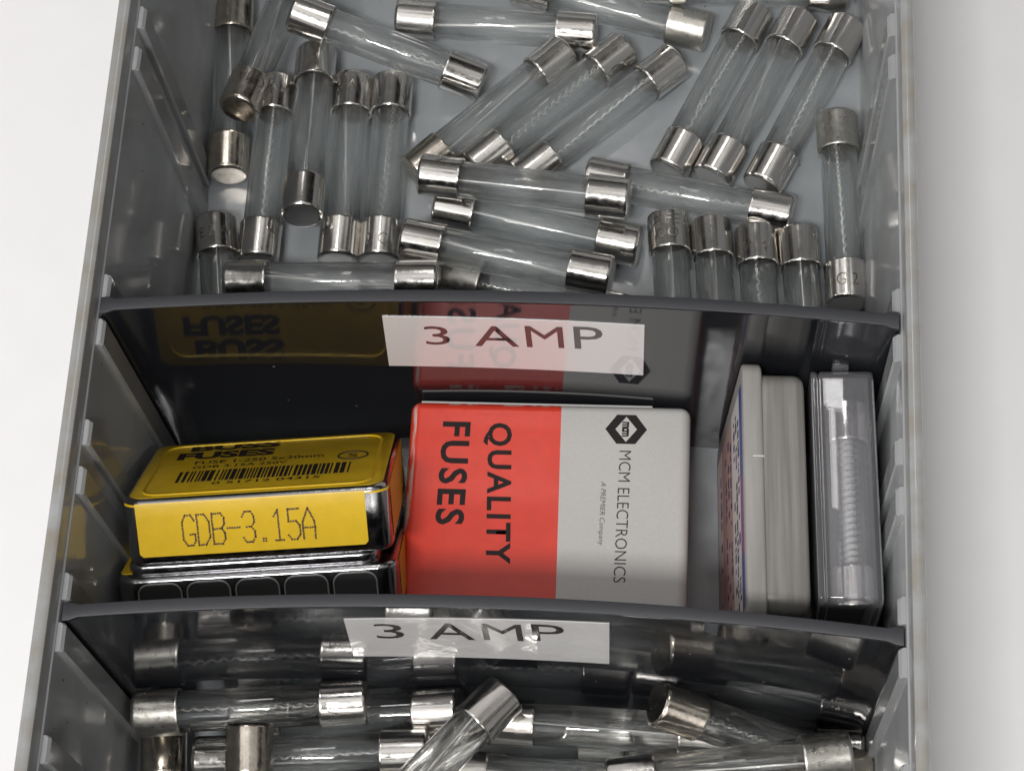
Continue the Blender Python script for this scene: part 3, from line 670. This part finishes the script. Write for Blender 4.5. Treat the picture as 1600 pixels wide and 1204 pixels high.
for cc in 'GDB-3.15A':
    for st_ in DOT[cc]:
        for (ax, ay), (bx, by) in zip(st_, st_[1:]):
            L = math.hypot((bx-ax)*cw, (by-ay)*ch); n = max(1, round(L/0.31))
            for i in range(n+1):
                px = xx+(ax+(bx-ax)*i/n)*cw+random.uniform(-.03, .03); pz = -6.75+(ay+(by-ay)*i/n)*ch+random.uniform(-.03, .03)
                bm.faces.new([bm.verts.new((px+0.155*math.cos(a*math.pi/4), -0.145, pz+0.155*math.sin(a*math.pi/4))) for a in range(8)])
    xx += 2.04
obj('lettering', bm, m_brown_ink, lab)
# print on the large face (x across, lines follow the narrow end)
def on_face(x0, x1, y_base, h): return lambda u, v: (x0+(x1-x0)*u, y_base+(-0)-0+(1-v)*-0+(v*h), 0.09)
bm = bmesh.new()
text_on(bm, 'BUSS', on_face(6.0, 19.0, 22.0, 3.4), bold=0.05); obj('lettering', bm, m_print, lab)
bm = bmesh.new(); text_on(bm, 'FUSES', on_face(4.6, 18.6, 18.0, 3.4), bold=0.05)
obj('lettering', bm, m_print, lab)
bm = bmesh.new(); text_on(bm, 'FUSE 1-250 5x20mm', on_face(7.6, 26.0, 15.4, 1.5), bold=0.01); obj('lettering', bm, m_print, lab)
bm = bmesh.new(); text_on(bm, 'GDB 3.15A 250V', on_face(7.6, 21, 13.3, 1.3), bold=0.01)
obj('lettering', bm, m_print, lab)
bm = bmesh.new(); x = 6.2; rb = random.Random(5)
while x < 30.2:
    wd = rb.choice((0.22, 0.22, 0.42, 0.62)); 
    box(bm, x, x+wd, 7.0, 12.0, 0.07, 0.1); x += wd+rb.choice((0.2, 0.22, 0.4))
obj('barcode', bm, m_print, lab)
bm = bmesh.new(); text_on(bm, '0 51712 04315', on_face(11.5, 26.5, 5.2, 1.2), bold=0.01); obj('lettering', bm, m_print, lab)
bm = bmesh.new()
tube(bm, [(30.2+2.1*math.cos(a*math.pi/16), 15.2+1.9*math.sin(a*math.pi/16), 0.08) for a in range(33)], 0.12, 6, caps=False)
text_on(bm, 'S', on_face(29.5, 30.9, 14.2, 2.0)); obj('emblem', bm, m_print, lab)

O2 = O1-nh*(T_+0.15)+xh*(-2.1)-dh*(-0.2)
t2 = tin_root(O2, 'lower dark fuse case with five rounded windows, under the yellow tin')
T2 = T_
bm = bmesh.new(); rounded_slab(bm, 0, W_+2.4, 0, D_, -T2, -1.6, 2.6, 0.8, 4, 8)
rounded_slab(bm, 1.6, W_-0.2, 0.9, D_-0.9, -1.9, 0, 2.2, 0.6, 4, 8)
obj('body', bm, m_tin, t2, 35)
for i in range(5):
    bm = bmesh.new(); x0 = 3.0+i*6.7
    p = rrect(x0, x0+5.9, -T2+1.2, -2.6, 1.4, 6)
    bm.faces.new([bm.verts.new((a, -0.03, b)) for a, b in p]); 
    thicken(bm, (0, 0.02, 0))
    wnd = obj('window', bm, m_cell, t2)
    bm = bmesh.new(); p2 = p+[p[0]]; tube(bm, [(a, -0.02, b) for a, b in p2], 0.13, 6, caps=False); obj('window_rim', bm, m_cellrim, wnd, 60)
bm = bmesh.new()
vs = [bm.verts.new(p) for p in ((W_+2.47, 3.2, -2.0), (W_+2.47, D_-3, -2.0), (W_+2.47, D_-3, -T2+1), (W_+2.47, 3.2, -T2+1))]; bm.faces.new(vs)
rounded_slab(bm, 0.3, 6.0, 2.0, D_-3, -1.75, -1.53, 1.0, 0.05, 1, 4)
obj('paper_wrap', bm, m_yellow, t2)

# ------------------------------------------------------------------ frosted case, standing on edge and leaning
fr = empty('frosted_case', (0, 0, 0), 'milky frosted plastic case standing on edge, colour printed left side', 'case')
fr.matrix_world = Matrix.Translation(Vector((30.3, 0.0, 0.1))*S)@Matrix.Rotation(R(1.7), 4, 'Z')@Matrix.Rotation(R(4.4), 4, 'Y')
# local: x through the case, y negative towards the front, z up; slabs are built lying and turned upright
def upright_slab(x0, x1, y0, y1, z0, z1, r, edge):
    bm = bmesh.new(); rounded_slab(bm, z0, z1, y0, y1, x0, x1, r, edge, 3, 8)
    for v in bm.verts: v.co = Vector((v.co.z, v.co.y, v.co.x))
    bmesh.ops.recalc_face_normals(bm, faces=bm.faces[:]); return bm
obj('lid', upright_slab(0, 2.7, -36.4, 0, 0, 35.2, 2.2, 0.5), m_frost, fr, 40)
obj('body', upright_slab(1.5, 8.6, -35.4, -1.2, 0.4, 34.6, 2.6, 1.3), m_frost2, fr, 40)
bm = bmesh.new()
for (z0_, z1_, m_i) in ((2, 8, 0), (8, 21, 3), (21, 30.8, 0)):
    box(bm, -0.05, -0.02, -34.5, -3.0, z0_, z1_, mi=m_i)
box(bm, -0.07, -0.03, -16, -3.0, 30.8, 33.4, mi=1); box(bm, -0.07, -0.03, -27, -16, 30.8, 33.4, mi=2); box(bm, -0.07, -0.03, -34.5, -27, 30.8, 33.4, mi=1)
pl = obj('printed_label', bm, [m_paper, m_blue, m_purple, m_pink], fr)
bm = bmesh.new(); rp = random.Random(11)
for zz in (28.5, 26, 23.5, 19, 16, 13, 6):
    y = -5.0
    while y > -33:
        l = rp.uniform(0.4, 1.6); hh = rp.uniform(0.7, 1.5)
        if rp.random() < 0.75: box(bm, -0.085, -0.055, y-l, y, zz, zz+hh)
        y -= l+rp.uniform(0.25, 0.9)
obj('print_marking', bm, m_navy, pl)
bm = bmesh.new(); box(bm, 1.2, 2.75, -14.2, -14.05, 35.1, 35.26); obj('seam', bm, m_paper, fr)

# ------------------------------------------------------------------ clear case holding a column of fuses
cl = empty('clear_case', (0, 0, 0), 'clear plastic case standing on edge by the right wall, fuses inside', 'case')
Mc = Matrix.Translation(Vector((42.3, -1.0, 0.1))*S)@Matrix.Rotation(R(1.8), 4, 'Z'); cl.matrix_world = Mc
def shell(x0, x1, y0, y1, z0, z1, r, t_):
    bm = upright_slab(x0, x1, y0, y1, z0, z1, r, 0.6)
    b2 = upright_slab(x0+t_, x1-t_, y0+t_, y1-t_, z0+t_, z1-t_, max(r-t_, 0.4), 0.3)
    bmesh.ops.reverse_faces(b2, faces=b2.faces[:])
    me = bpy.data.meshes.new('tmp'); b2.to_mesh(me); b2.free(); bm.from_mesh(me); bpy.data.meshes.remove(me)
    return bm
obj('body', shell(1.0, 8.5, -33.6, 0, 0, 35.0, 1.6, 0.7), m_clear, cl, 40)
obj('lid', upright_slab(0, 0.9, -33.6, 0, 0, 35.0, 1.6, 0.3), m_clear, cl, 40)
bm = bmesh.new(); box(bm, 3.0, 5.2, -0.05, 0.9, 32.9, 35.1, 0.25, 2); obj('latch', bm, m_clear, cl, 40)
for i, lab_ in enumerate(('fuse with thick white coil, uppermost inside the clear case', 'fuse second from the top inside the clear case', 'fuse lowest of those showing inside the clear case')):
    z = 31.0-6.3*i
    A_ = Mc@(Vector((4.75, -1.5, z))*S)/S; B_ = Mc@(Vector((4.75, -34.5, z))*S)/S
    f_ = make_fuse('C%d' % i, A_, B_, 'thick' if i == 0 else 'coil', 'nn', lab_, 'c')
    f_.matrix_world = f_.matrix_world@Matrix.Translation((0, 0, 2.4*S))@Matrix.Scale(0.9, 4)
